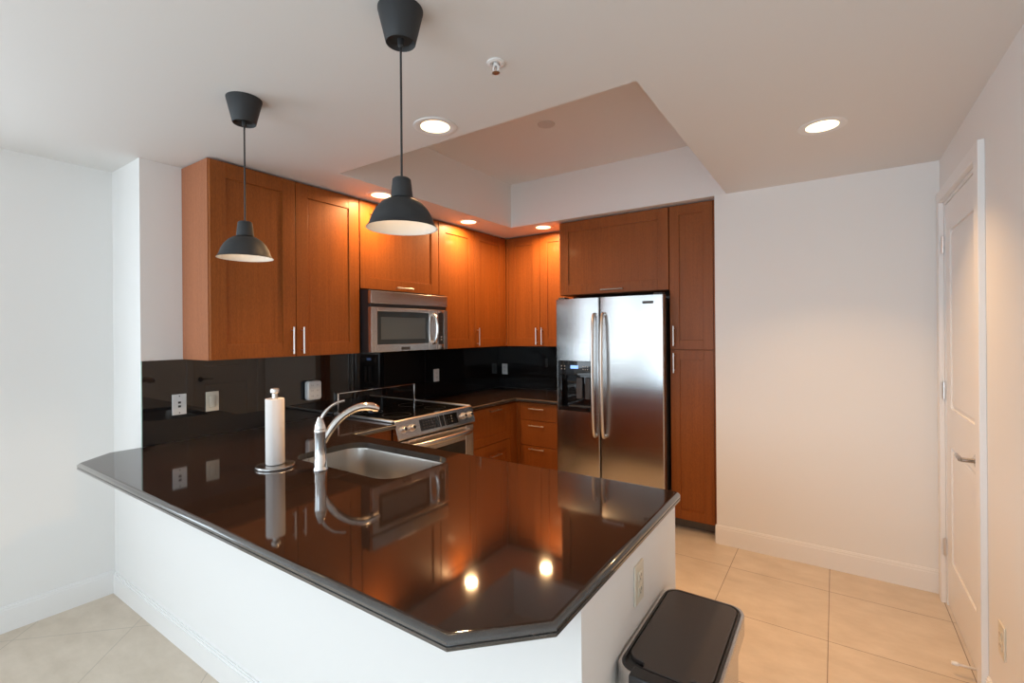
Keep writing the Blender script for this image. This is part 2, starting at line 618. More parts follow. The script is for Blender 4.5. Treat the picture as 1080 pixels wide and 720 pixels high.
# ------------------------------------------------------------------ cabinets
def fbox(bm, face, pos, a0, a1, n0, n1, z0, z1, bev=0):
    """box in front coordinates: a along the face, n outwards"""
    if face == '+x':
        box(bm, pos + n0, pos + n1, a0, a1, z0, z1, bev)
    elif face == '+y':
        box(bm, a0, a1, pos + n0, pos + n1, z0, z1, bev)
    else:
        box(bm, a0, a1, pos - n1, pos - n0, z0, z1, bev)

def fpt(face, pos, a, n, z):
    return {'+x': (pos + n, a, z), '+y': (a, pos + n, z), '-y': (a, pos - n, z)}[face]

def shaker(name, parent, face, pos, a0, a1, z0, z1, fw=.083, t=.02, m='wood'):
    bm = NB()
    fbox(bm, face, pos, a0, a0 + fw, -t, 0, z0, z1, .0015)
    fbox(bm, face, pos, a1 - fw, a1, -t, 0, z0, z1, .0015)
    fr = min(fw, (z1 - z0) * .28)
    fbox(bm, face, pos, a0 + fw, a1 - fw, -t, 0, z0, z0 + fr, .0015)
    fbox(bm, face, pos, a0 + fw, a1 - fw, -t, 0, z1 - fr, z1, .0015)
    fbox(bm, face, pos, a0 + fw - .004, a1 - fw + .004, -t, -.0085, z0 + fr - .004, z1 - fr + .004)
    return obj(name, bm, M[m], parent)

def flat(name, parent, face, pos, a0, a1, z0, z1, t=.02):
    return obj(name, fboxr(face, pos, a0, a1, -t, 0, z0, z1, .002), M['wood'], parent)

def fboxr(face, pos, a0, a1, n0, n1, z0, z1, bev=0):
    bm = NB()
    fbox(bm, face, pos, a0, a1, n0, n1, z0, z1, bev)
    return bm

def pull(parent, face, pos, a, z, L, vert=True):
    bm = NB()
    so = .030
    if vert:
        e = [(a, z - L / 2), (a, z + L / 2)]
        p = [(a, z - L / 2 + .02), (a, z + L / 2 - .02)]
    else:
        e = [(a - L / 2, z), (a + L / 2, z)]
        p = [(a - L / 2 + .02, z), (a + L / 2 - .02, z)]
    tube(bm, [fpt(face, pos, e[0][0], so, e[0][1]), fpt(face, pos, e[1][0], so, e[1][1])], .0055, 12)
    for q in p:
        tube(bm, [fpt(face, pos, q[0], -.001, q[1]), fpt(face, pos, q[0], so, q[1])], .004, 10)
    return obj('handle', bm, M['nickel'], parent, label='brushed metal bar handle')

ZU0, ZU1 = 1.371, 2.466
XU = -2.774                              # front plane of the wall cupboards on the left wall
def wall_cab(label, face, pos, back, a0, a1, z0, z1, doors, t=.02, side=False, group=None, name='wall_cabinet'):
    mid = fpt(face, pos, (a0 + a1) / 2, -.15, z0)
    r = thing(name, label, 'cabinet', mid, group)
    bm = NB()
    d = back if face == '+x' else back
    if face == '+x':
        box(bm, back, pos - t - .001, a0, a1, z0, z1)
    else:
        box(bm, a0, a1, pos + t + .001, back, z0, z1)
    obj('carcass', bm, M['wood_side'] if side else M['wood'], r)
    for (b0, b1, c0, c1, hp) in doors:
        dr = shaker('door', r, face, pos, b0, b1, c0, c1)
        if hp:
            pull(dr, face, pos, *hp)
    return r

# 1: the double cupboard nearest the living room
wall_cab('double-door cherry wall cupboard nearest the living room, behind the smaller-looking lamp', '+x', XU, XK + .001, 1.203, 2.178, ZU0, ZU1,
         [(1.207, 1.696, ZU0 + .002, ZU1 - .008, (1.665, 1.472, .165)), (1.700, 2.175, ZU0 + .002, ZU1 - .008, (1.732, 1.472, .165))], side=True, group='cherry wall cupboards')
# 2: over the microwave
wall_cab('cherry flip-up cupboard directly above the microwave', '+x', XU, XK + .001, 2.181, 2.990, 1.830, ZU1,
         [(2.184, 2.988, 1.832, ZU1 - .008, (2.585, 1.857, .17, False))], group='cherry wall cupboards')
# 3: right of the microwave
wall_cab('two-door cherry wall cupboard between microwave and kitchen corner', '+x', XU, XK + .001, 2.993, 3.985, ZU0, ZU1,
         [(2.996, 3.472, ZU0 + .002, ZU1 - .008, None), (3.476, 3.955, ZU0 + .002, ZU1 - .008, (3.505, 1.472, .165))], group='cherry wall cupboards')
obj('filler_strip', box(NB(), XU - .0205, XU, 3.958, 3.9845, ZU0, ZU1 - .003, .001), M['wood'], bpy.data.objects['wall_cabinet.002'])
# 4: far wall
YU = 3.988
wall_cab('two-door cherry wall cupboard on the far wall left of the refrigerator', '-y', YU, YK - .001, -2.750, -2.004, ZU0, ZU1,
         [(-2.745, -2.378, ZU0 + .002, ZU1 - .008, (-2.408, 1.472, .165)), (-2.374, -2.007, ZU0 + .002, ZU1 - .008, (-2.345, 1.472, .165))], group='cherry wall cupboards')
obj('filler_strip', box(NB(), -2.7725, -2.748, YU, YU + .0205, ZU0, ZU1 - .003, .001), M['wood'], bpy.data.objects['wall_cabinet.003'])
# 5: over the refrigerator
YP = 3.69
r = wall_cab('wide cherry cupboard above the steel refrigerator', '-y', YP, YK - .001, -2.000, -1.048, 1.829, ZU1,
             [(-1.992, -1.052, 1.832, ZU1 - .006, (-1.505, 1.858, .19, False))], group='cherry wall cupboards')
# 6: tall pantry
r = thing('pantry_cabinet', 'tall narrow cherry pantry cabinet between refrigerator and white wall', 'cabinet', (-.88, 4.0, 0))
obj('carcass', box(NB(), -1.0455, XP - .002, YP + .021, YK - .001, .09, ZU1), M['wood'], r)
d = shaker('door', r, '-y', YP, -1.0425, -.731, 1.373, ZU1 - .006, fw=.07)
pull(d, '-y', YP, -1.012, 1.475, .15)
d = shaker('door', r, '-y', YP, -1.0425, -.731, .092, 1.368, fw=.07)
pull(d, '-y', YP, -1.012, 1.27, .15)
obj('filler_strip', box(NB(), -.728, XP - .002, YP, YP + .0205, .09, ZU1 - .003, .001), M['wood'], r)
obj('toe_kick', box(NB(), -1.0455, XP - .002, 3.79, 3.81, 0, .0895), M['tan'], r, label='grey-brown toe kick')

# base cabinets
XBF = -2.47
def toe(parent, *a):
    obj('toe_kick', box(NB(), *a), M['tan'], parent)
# left of the stove
r = thing('base_cabinet', 'narrow cherry base cabinet left of the stove, mostly hidden by the counter', 'cabinet', (-2.8, 2.0, 0), 'cherry base cabinets')
bm = NB()
box(bm, XK + .001, XBF - .021, 1.87, 2.190, .10, CB - .001)
obj('carcass', bm, M['wood'], r)
shaker('door', r, '+x', XBF, 1.875, 2.186, .105, .862, fw=.06)
toe(r, XBF - .10, XBF - .08, 1.87, 2.19, 0, .0995)
# right of the stove
r = thing('base_cabinet', 'cherry base cabinet with two deep drawers right of the stove', 'cabinet', (-2.8, 3.3, 0), 'cherry base cabinets')
obj('carcass', box(NB(), XK + .001, XBF - .021, 3.016, 3.72, .10, CB - .001), M['wood'], r)
d = shaker('drawer', r, '+x', XBF, 3.020, 3.600, .545, .862, fw=.07)
pull(d, '+x', XBF, 3.345, .832, .16, False)
d = shaker('drawer', r, '+x', XBF, 3.020, 3.600, .105, .540, fw=.07)
pull(d, '+x', XBF, 3.345, .440, .16, False)
obj('filler_strip', box(NB(), XBF - .0205, XBF, 3.604, 3.709, .10, .862), M['wood'], r)
toe(r, XBF - .10, XBF - .08, 3.016, 3.72, 0, .0995)
# far wall drawers
YBF = 3.71
r = thing('base_cabinet', 'cherry three-drawer base cabinet in the corner beside the refrigerator', 'cabinet', (-2.2, 4.0, 0), 'cherry base cabinets')
obj('carcass', box(NB(), XBF + .0005, -2.003, YBF + .021, YK - .001, .10, CB - .001), M['wood'], r)
for z0, z1, hz in ((.705, .862, .818), (.472, .701, .665), (.105, .468, .452)):
    d = obj('drawer', fboxr('-y', YBF, -2.435, -2.006, -.02, 0, z0, z1, .002), M['wood'], r)
    pull(d, '-y', YBF, -2.245, hz - .006, .16, False)
obj('filler_strip', box(NB(), XBF + .0005, -2.438, YBF, YBF + .0205, .10, .862), M['wood'], r)
toe(r, XBF - .08, -2.003, YBF + .08, YBF + .10, 0, .0995)
# under the peninsula, facing the kitchen
r = thing('base_cabinet', 'cherry base cabinets under the peninsula sink, facing the stove side', 'cabinet', (-1.5, 1.6, 0), 'cherry base cabinets')
bm = NB()
box(bm, -2.46, XE - .102, 1.765, 1.784, .10, CB - .001)
obj('carcass', bm, M['wood'], r)
for k in range(4):
    a = -2.40 + k * .45
    shaker('door', r, '+y', 1.806, a, a + .444, .105, .862, fw=.07)
toe(r, -2.46, XE - .102, 1.71, 1.73, 0, .0995)

# ------------------------------------------------------------------ microwave
r = thing('microwave', 'stainless over-the-range microwave with dark window', 'microwave', (-2.9, 2.58, 1.375))
MX, M0, M1 = -2.66, 2.184, 2.968
bm = NB()
box(bm, XK + .001, MX - .036, 2.190, 2.978, 1.376, 1.822)
obj('body', bm, M['black_plastic'], r)
obj('vent_hood', box(NB(), MX - .035, MX, M0, M1, 1.722, 1.812, .004), M['steel'], r)
obj('vent_slot', box(NB(), MX - .035, MX - .012, M0 + .003, M1 - .003, 1.698, 1.7215), M['black_plastic'], r)
bm = NB()
wy0, wy1, wz0, wz1 = 2.238, 2.752, 1.432, 1.668
dY1 = 2.835
box(bm, MX - .035, MX, M0, wy0, 1.378, 1.697, .003)
box(bm, MX - .035, MX, wy1, dY1, 1.378, 1.697, .003)
box(bm, MX - .035, MX, wy0, wy1, 1.378, wz0, .003)
box(bm, MX - .035, MX, wy0, wy1, wz1, 1.697, .003)
dr = obj('door', bm, M['steel'], r)
bm = NB()
box(bm, MX - .03, MX - .006, wy0, wy1, wz0, wz1)
wn = obj('window', bm, M['mw_glass'], dr, label='dark glass window')
bm = NB()
box(bm, MX - .008, MX - .0052, wy0 + .035, wy1 - .035, wz0 + .035, wz1 - .04)
obj('window_screen', bm, M['mw_window'], dr)
bm = NB()
tube(bm, spline([(MX - .002, 2.797, 1.660), (MX + .028, 2.797, 1.635), (MX + .042, 2.797, 1.55), (MX + .028, 2.797, 1.455), (MX - .002, 2.797, 1.43)]), .0125, 14, 1.3)
obj('handle', bm, M['chrome'], dr, label='bowed chrome handle')
obj('badge', box(NB(), MX, MX + .002, 2.46, 2.545, 1.388, 1.410), M['dark_grey'], dr)
bm = NB()
box(bm, MX - .035, MX, 2.8365, 2.858, 1.378, 1.697, .002)
box(bm, MX - .035, MX, 2.922, M1, 1.378, 1.697, .002)
box(bm, MX - .035, MX, 2.858, 2.922, 1.378, 1.420, .002)
box(bm, MX - .035, MX, 2.858, 2.922, 1.672, 1.697, .002)
cp = obj('control_panel', bm, M['steel'], r)
obj('keypad', box(NB(), MX - .03, MX - .003, 2.858, 2.922, 1.420, 1.672), M['black_plastic'], cp)
for i in range(3):
    for j in range(6):
        y = 2.868 + i * .018
        z = 1.45 + j * .03
        if (i, j) not in ((1, 0), (1, 1)):
            obj('key', box(NB(), MX - .0035, MX - .0022, y, y + .011, z, z + .008), M['dark_grey'], cp)
for z in (1.452, 1.474):
    obj('key', box(NB(), MX - .003, MX - .0015, 2.888, 2.903, z, z + .010), M['led'], cp, label='pale key symbol')

# ------------------------------------------------------------------ stove
r = thing('range', 'stainless slide-in electric range with black glass cooktop', 'stove', (-2.78, 2.6, 0))
Y0, Y1 = 2.198, 3.012
bm = NB()
box(bm, -3.09, -2.475, Y0, Y1, .02, .9)
obj('body', bm, M['dark_grey'], r)
bm = NB()
box(bm, -3.095, -2.475, Y0 + .012, Y1 - .012, .900, .917, .002)
ck = obj('cooktop', bm, M['black_glass'], r)
for y0, y1 in ((Y0 - .014, Y0 + .012), (Y1 - .012, Y1 + .010)):
    obj('side_trim', box(NB(), -3.095, -2.468, y0, y1, .9065, .924, .006), mat('trim_steel', (.8, .8, .8), .42, metal=1), ck)
for cx, cy, rr in ((-2.65, 2.40, .10), (-2.65, 2.80, .08), (-2.92, 2.40, .075), (-2.92, 2.80, .10)):
    obj('burner_ring', lathe(NB(), [(rr, .9172), (rr + .003, .9174), (rr + .003, .9171)], (cx, cy, 0), 40), M['dark_grey'], ck)
# slanted control panel with end caps
bm = NB()
prof = [(-2.478, .905), (-2.470, .920), (-2.455, .921), (-2.444, .914), (-2.409, .800), (-2.412, .790), (-2.474, .786)]
t = NB()
ringmesh(t, [[(x, Y0 - .004, z) for x, z in prof], [(x, Y1 + .002, z) for x, z in prof]])
bmesh.ops.bevel(t, geom=[e for e in t.edges if abs(e.verts[0].co.y - e.verts[1].co.y) < 1e-6], offset=.003, segments=2, affect='EDGES')
merge(bm, t)
pn = obj('control_panel', bm, M['steel'], r)
def onp(y, f, out=0.0):
    """point on the slanted panel; f=0 top .. 1 bottom"""
    a, b = Vector((-2.444, 0, .914)), Vector((-2.409, 0, .800))
    d = (b - a).normalized()
    nrm = Vector((-d.z, 0, d.x)).normalized()
    p = a.lerp(b, f) + nrm * out
    return Vector((p.x, y, p.z))
def panel_plate(bm, y0, y1, f0, f1, o0, o1):
    t = NB()
    ringmesh(t, [[onp(y0, f0, o), onp(y1, f0, o), onp(y1, f1, o), onp(y0, f1, o)] for o in (o0, o1)])
    merge(bm, t)
bm = NB()
panel_plate(bm, 2.412, 2.812, .16, .84, -.002, .0015)
ds = obj('display', bm, M['black_glass'], pn)
for y0, dy, wy, cnt in ((2.44, .028, .015, 5), (2.68, .03, .010, 3)):
    for i in range(cnt):
        for j in range(3):
            bm = NB()
            panel_plate(bm, y0 + i * dy, y0 + wy + i * dy, .3 + j * .17, .36 + j * .17, .0012, .0019)
            obj('touch_key', bm, M['led'] if (cnt == 3 and i == 2) else M['dark_grey'], pn)
for y in (2.612, 2.662):
    bm = NB()
    panel_plate(bm, y, y + .004, .16, .84, .0012, .002)
    obj('display_divider', bm, M['nickel'], pn)
for y in (2.252, 2.332, 2.882, 2.958):
    bm = NB()
    a, b = onp(y, .5, 0), onp(y, .5, .03)
    d = (b - a)
    tube(bm, [a, a + d * .2, a + d * .22, a + d * .9, b], [.026, .026, .020, .018, .014], 22)
    kn = obj('knob', bm, M['nickel'], pn)
    bm = NB()
    tube(bm, [a + d * .98, a + d * 1.06], [.0135, .012], 16)
    obj('knob_cap', bm, M['black_plastic'], kn)
# oven door
bm = NB()
OX = -2.425
box(bm, OX - .045, OX, Y0 + .004, 2.30, .20, .776, .004)
box(bm, OX - .045, OX, 2.91, Y1 - .004, .20, .776, .004)
box(bm, OX - .045, OX, 2.30, 2.91, .665, .776, .004)
box(bm, OX - .045, OX, 2.30, 2.91, .20, .30, .004)
od = obj('oven_door', bm, M['steel'], r)
obj('oven_window', box(NB(), OX - .04, OX - .004, 2.30, 2.91, .30, .665), M['oven_window'], od)
bm = NB()
tube(bm, spline([(OX - .002, 2.255, .735), (OX + .035, 2.28, .735), (OX + .058, 2.42, .735), (OX + .062, 2.605, .735), (OX + .058, 2.79, .735), (OX + .035, 2.93, .735), (OX - .002, 2.955, .735)]), .016, 14, 1.2)
obj('oven_handle', bm, M['steel'], od)
obj('warming_drawer', box(NB(), OX - .045, OX, Y0 + .004, Y1 - .004, .06, .193, .004), M['steel'], r)
# low chrome framed rear guard
bm = NB()
box(bm, -3.094, -3.080, 2.222, 2.985, .918, 1.058)
bgp = obj('rear_guard', bm, M['black_glass'], r)
bm = NB()
box(bm, -3.096, -3.073, 2.206, 2.2215, .918, 1.066, .003)
box(bm, -3.096, -3.073, 2.9855, 3.001, .918, 1.066, .003)
box(bm, -3.096, -3.073, 2.2217, 2.9853, 1.0582, 1.066, .002)
obj('guard_frame', bm, M['chrome'], bgp, label='chrome frame')

# ------------------------------------------------------------------ refrigerator
r = thing('refrigerator', 'side-by-side stainless refrigerator with ice and water dispenser', 'refrigerator', (-1.517, 3.95, 0))
FY = 3.57
FT, FB = 1.787, .10
bm = NB()
box(bm, -1.965, -1.068, FY + .072, 4.29, .03, 1.765)
obj('body', bm, M['dark_grey'], r)
def door_poly(x0, x1, wx0, wx1, n=14):
    """plan outline between x0,x1 of a bowed door spanning wx0..wx1 (front at low y)"""
    cx, hw = (wx0 + wx1) / 2, (wx1 - wx0) / 2
    def fy(x):
        t = (x - cx) / hw
        e = max(0, abs(t) - (1 - .012 / hw)) / (.012 / hw)
        return FY + .010 * t * t + .012 * (1 - math.sqrt(max(0, 1 - e * e)))
    pts = []
    xs = [x0 + (x1 - x0) * k / n for k in range(n + 1)]
    for q in (.001, .004, .008):
        if x0 == wx0:
            xs.append(x0 + q)
        if x1 == wx1:
            xs.append(x1 - q)
    for x in sorted(xs):
        pts.append((x, fy(x)))
    return pts + [(x1, FY + .07), (x0, FY + .07)]
LX0, LX1, RX0, RX1 = -1.976, -1.5785, -1.5705, -1.060
DX0, DX1, DZ0, DZ1 = -1.955, -1.634, .850, 1.270
bm = NB()
prism(bm, door_poly(LX0, LX1, LX0, LX1), FB, DZ0, 0)
prism(bm, door_poly(LX0, LX1, LX0, LX1), DZ1, FT, 0)
prism(bm, door_poly(LX0, DX0, LX0, LX1), DZ0, DZ1, 0)
prism(bm, door_poly(DX1, LX1, LX0, LX1), DZ0, DZ1, 0)
ldoor = obj('freezer_door', bm, M['fridge_steel'], r, sharp=.3)
bm = NB()
prism(bm, door_poly(RX0, RX1, RX0, RX1, 20), FB, FT, 0)
rdoor = obj('fridge_door', bm, M['fridge_steel'], r, sharp=.3)
bm = NB()
# dispenser: housing with open niche
yy = FY + .004
box(bm, DX0 + .001, DX1 - .001, yy, FY + .069, 1.150, DZ1 - .001, .003)
box(bm, DX0 + .001, DX0 + .035, yy, FY + .069, DZ0 + .001, 1.1495, .002)
box(bm, DX1 - .012, DX1 - .001, yy, FY + .069, DZ0 + .001, 1.1495, .002)
box(bm, DX0 + .0352, DX1 - .0122, yy, FY + .069, DZ0 + .001, .885, .002)
box(bm, DX0 + .0352, DX1 - .0122, FY + .060, FY + .069, .8852, 1.1495)
dsp = obj('dispenser', bm, M['black_glass'], ldoor, label='black ice and water dispenser')
for x0, x1 in ((-1.80, -1.745), (-1.72, -1.675)):
    obj('dispenser_paddle', box(NB(), x0, x1, FY + .035, FY + .0598, .95, 1.13, .006), M['dark_grey'], ldoor)
obj('drip_tray', box(NB(), -1.86, -1.66, FY + .012, FY + .058, .8855, .893, .002), M['dark_grey'], ldoor)
obj('dispenser_display', box(NB(), -1.835, -1.765, yy - .001, yy + .002, 1.205, 1.232), M['lcd'], ldoor, label='small lit blue display')
for x in (-1.92, -1.89, -1.72, -1.70, -1.68):
    for z in (1.20, 1.225):
        obj('dispenser_button', lathe(NB(), [(0, -.001), (.005, -.001), (.005, .001)], (x, yy, z), 10, 'y'), M['led'], ldoor)
def fhandle(x, parent):
    bm = NB()
    p = [(x, FY + .012, 1.650), (x, FY - .03, 1.636), (x, FY - .052, 1.50), (x, FY - .060, 1.16), (x, FY - .052, .82), (x, FY - .03, .684), (x, FY + .012, .670)]
    tube(bm, spline(p, 10), .0125, 14, 1.25)
    obj('handle', bm, M['nickel'], parent, label='long bowed metal handle')
fhandle(-1.610, ldoor)
fhandle(-1.532, rdoor)
obj('badge', box(NB(), -1.222, -1.134, FY + .0015, FY + .006, 1.722, 1.742), M['dark_grey'], rdoor)
bm = NB()
box(bm, -1.965, -1.068, FY + .03, FY + .0715, .035, .092)
for k in range(6):
    box(bm, -1.95, -1.08, FY + .024, FY + .03, .04 + k * .0085, .0435 + k * .0085)
obj('base_grille', bm, M['black_plastic'], r)
for x0, x1 in ((-1.96, -1.90), (-1.14, -1.075)):
    obj('hinge_cover', box(NB(), x0, x1, FY + .03, FY + .11, FT + .0005, FT + .018, .003), M['dark_grey'], r)

# ------------------------------------------------------------------ sink and faucet
bm = NB()
rings = []
for ins, z, rr in ((-.025, .8745, .12), (0.004, .8745, .098), (.006, .868, .096), (.012, .74, .088), (.02, .705, .08), (.045, .690, .06), (.07, .687, .05)):
    rings.append([(x, y, z) for x, y in rrect(-2.235 + ins, -1.512 - ins, 1.322 + ins, 1.735 - ins, rr, 8)])
ringmesh(bm, rings, False, True)
sk = obj('sink', bm, M['sink_steel'], loc=(-1.87, 1.53, .687), sharp=.9)
tag(sk, 'stainless steel undermount sink basin set into the peninsula', 'sink')
bm = NB()
lathe(bm, [(0, .6895), (.02, .6895), (.034, .689), (.042, .6895), (.045, .6875)], (-1.87, 1.56, 0), 28)
obj('drain', bm, M['chrome'], sk)

fx, fy = -1.9, 1.272
r = thing('faucet', 'chrome single-lever kitchen faucet standing before the sink', 'faucet', (fx, fy, CT))
bm = NB()
lathe(bm, [(0, .0), (.030, .0), (.031, .004), (.0285, .012), (.027, .018), (.027, .05), (.0255, .055), (.0255, .10), (.0265, .165), (.0275, .17), (.0275, .178), (.026, .182), (.024, .184)], (fx, fy, CT), 32)
obj('body', bm, M['chrome'], r)
dirv = Vector((.11, .23, 0)).normalized()
bm = NB()
base = Vector((fx, fy, CT))
def fp(s, z):
    return base + dirv * s + Vector((0, 0, z))
pts = spline([fp(.006, .115), fp(.030, .155), (fp(.07, .208)), fp(.115, .243), fp(.165, .263), fp(.215, .264), fp(.258, .248)], 8)
n = len(pts)
tube(bm, pts, [.0175 + .003 * max(0, min(1, (i / n - .55) / .3)) - (.008 * max(0, (i / n - .9) / .1)) for i in range(n)], 18)
obj('spout', bm, M['chrome'], r)
bm = NB()
tube(bm, [fp(.225, .249), fp(.222, .236)], [.014, .012], 16)
obj('spray_face', bm, M['dark_grey'], r)
bm = NB()
lathe(bm, [(.0255, .1845), (.0235, .20), (.015, .222), (.009, .236), (0, .238)], (fx, fy, CT), 28)
tube(bm, spline([fp(0, .215), fp(.018, .250), fp(.045, .278), fp(.075, .294), fp(.105, .300)], 6), [.010] * 10 + [.008] * 9 + [.007] * 6, 14, .8)
obj('lever', bm, M['chrome'], r)

# ------------------------------------------------------------------ paper towel
px_, py_ = -2.12, 1.19
r = thing('paper_towel_holder', 'upright steel paper towel holder with round base on the peninsula', 'holder', (px_, py_, CT))
bm = NB()
lathe(bm, [(0, .0003), (.079, .0003), (.083, .003), (.083, .009), (.0815, .0115), (.0785, .0122), (.077, .0123), (.03, .0145), (0, .0145)], (px_, py_, CT), 44)
obj('base', bm, M['steel'], r)
bm = NB()
lathe(bm, [(.0, .0145), (.0125, .0145), (.0125, .335), (0, .335)], (px_, py_, CT), 20)
obj('rod', bm, M['nickel'], r)
bm = NB()
lathe(bm, [(0, .3355), (.0165, .336), (.0195, .341), (.0195, .352), (.0165, .358), (0, .360)], (px_, py_, CT), 24)
obj('knob', bm, M['nickel'], r)
bm = NB()
prof = [(.0155, .016), (.0382, .016), (.0392, .019), (.0392, .309), (.0382, .312), (.0155, .312), (.0155, .016)]
rings = []
for q, hh in prof:
    ring = []
    for i in range(48):
        a = 2 * PI * i / 48
        k = q + (.0016 * (i / 48) if q > .03 else 0)
        ring.append((px_ + k * math.cos(a - .6), py_ + k * math.sin(a - .6), CT + hh))
    rings.append(ring)
ringmesh(bm, rings, False, False)
pr = obj('paper_towel_roll', bm, M['paper'], loc=(px_, py_, CT + .016))
tag(pr, 'slim white roll of paper towels on the steel holder', 'paper towels')

# ------------------------------------------------------------------ pendant lamps
def pendant(x, y, label):
    r = thing('pendant_lamp', label, 'pendant lamp', (x, y, ZC), 'dark grey pendant lamps over the peninsula')
    bm = NB()
    lathe(bm, [(.0, -.088), (.034, -.088), (.040, -.0935), (.0425, -.100), (.044, -.098), (.0665, -.004), (.0665, 0)], (x, y, ZC), 44)
    obj('canopy', bm, M['pendant'], r)
    bm = NB()
    lathe(bm, [(.010, -.086), (.0085, -.108), (.004, -.113)], (x, y, ZC), 18)
    obj('cord_grip', bm, M['pendant'], r)
    zt, zr = 1.972, 1.823                # neck top, rim
    obj('cord', tube(NB(), [(x, y, ZC - .10), (x, y, zt - .003)], .0033, 10), M['black_plastic'], r)
    H = zt - zr
    outer = [(.004, H), (.022, H - .0005), (.0268, H - .005), (.0325, .093), (.0325, .0885), (.029, .0875), (.045, .083), (.062, .071), (.077, .054), (.088, .034), (.0945, .014), (.0985, .006), (.1035, .001), (.1045, -.001)]
    bm = NB()
    lathe(bm, [(q, zr + h_) for q, h_ in outer], (x, y, 0), 56)
    sh = obj('shade', bm, M['pendant'], r, sharp=.7)
    inner = [(.1043, -.0008), (.1015, .0), (.0925, .013), (.086, .032), (.075, .051), (.060, .067), (.042, .079), (.026, .083), (.024, .12), (0, .12)]
    bm = NB()
    lathe(bm, [(q, zr + h_ - .0004) for q, h_ in inner], (x, y, 0), 56)
    obj('shade_lining', bm, M['pendant_in'], sh, label='white enamel lining')
    bm = NB()
    lathe(bm, [(0, .028), (.012, .030), (.021, .038), (.024, .050), (.021, .062), (.013, .076), (.013, .115)], (x, y, zr), 24)
    obj('bulb', bm, M['bulb'], r)  # its added glow lights the lining from inside
pendant(-1.064, .99, 'larger-looking dark grey pendant lamp, hanging in front of the microwave cupboard')
pendant(-1.994, 1.0, 'smaller-looking dark grey pendant lamp, hanging in front of the double-door cupboard')

# ------------------------------------------------------------------ recessed lights
def downlight(x, y, label, power=1.0, spread=170):
    r = thing('recessed_light', label, 'recessed light', (x, y, ZC), 'recessed ceiling lights')
    bm = NB()
    lathe(bm, [(.100, -.0002), (.099, -.003), (.090, -.0045), (.080, -.004), (.067, -.0012)], (x, y, ZC), 44)
    obj('trim_ring', bm, M['trim'], r, label='white trim ring')
    bm = NB()
    lathe(bm, [(0, -.0016), (.0672, -.0016)], (x, y, ZC), 44)
    obj('lens', bm, M['lens'], r, label='glowing warm lens')
    L = bpy.data.lights.new('downlight', 'AREA')
    L.shape = 'DISK'
    L.size = .09
    L.spread = math.radians(spread)
    L.energy = DOWN_POWER * power
    L.color = DOWN_COL
    lo = bpy.data.objects.new('downlight', L)
    COL.objects.link(lo)
    lo.parent = r
    lo.location = (0, 0, -.0075)
downlight(-1.536, 1.639, 'recessed light in the ceiling just right of the larger-looking pendant cord', 1.0, 120)
downlight(-.044, 2.685, 'recessed light in the ceiling near the white door', .55, 100)
downlight(-2.610, 2.237, 'recessed light above the microwave, partly behind the pendant shade')
downlight(-2.627, 3.211, 'recessed light over the cupboard right of the microwave')
downlight(-2.209, 3.780, 'recessed light over the far wall cupboard, nearest the refrigerator')

# sprinkler
r = thing('sprinkler', 'small chrome fire sprinkler in the ceiling beyond the pendants', 'sprinkler', (-.994, 1.376, ZC))
bm = NB()
lathe(bm, [(.032, 0), (.031, -.004), (.022, -.007), (.013, -.004)], (-.994, 1.376, ZC), 32)
obj('escutcheon', bm, M['trim'], r)
bm = NB()
lathe(bm, [(.009, -.002), (.009, -.012), (.004, -.014)], (-.994, 1.376, ZC), 14)
for s in (-1, 1):
    tube(bm, spline([(-.994 + s * .008, 1.376, ZC - .010), (-.994 + s * .012, 1.376, ZC - .022), (-.994 + s * .004, 1.376, ZC - .034)], 5), .0022, 8)
obj('frame', bm, M['trim'], r)
bm = NB()
lathe(bm, [(0, -.033), (.013, -.035), (.014, -.037), (0, -.038)], (-.994, 1.376, ZC), 20)
obj('deflector', bm, M['nickel'], r)
# round cover in the tray
bm = NB()
lathe(bm, [(0, -.006), (.050, -.006), (.056, -.003), (.057, 0)], (-1.55, 2.70, ZT), 36)
o = obj('ceiling_cover', bm, mat('cover_paint', (.60, .56, .54), .6), loc=(-1.55, 2.70, ZT))
tag(o, 'round flat cover plate inside the ceiling recess', 'cover plate')

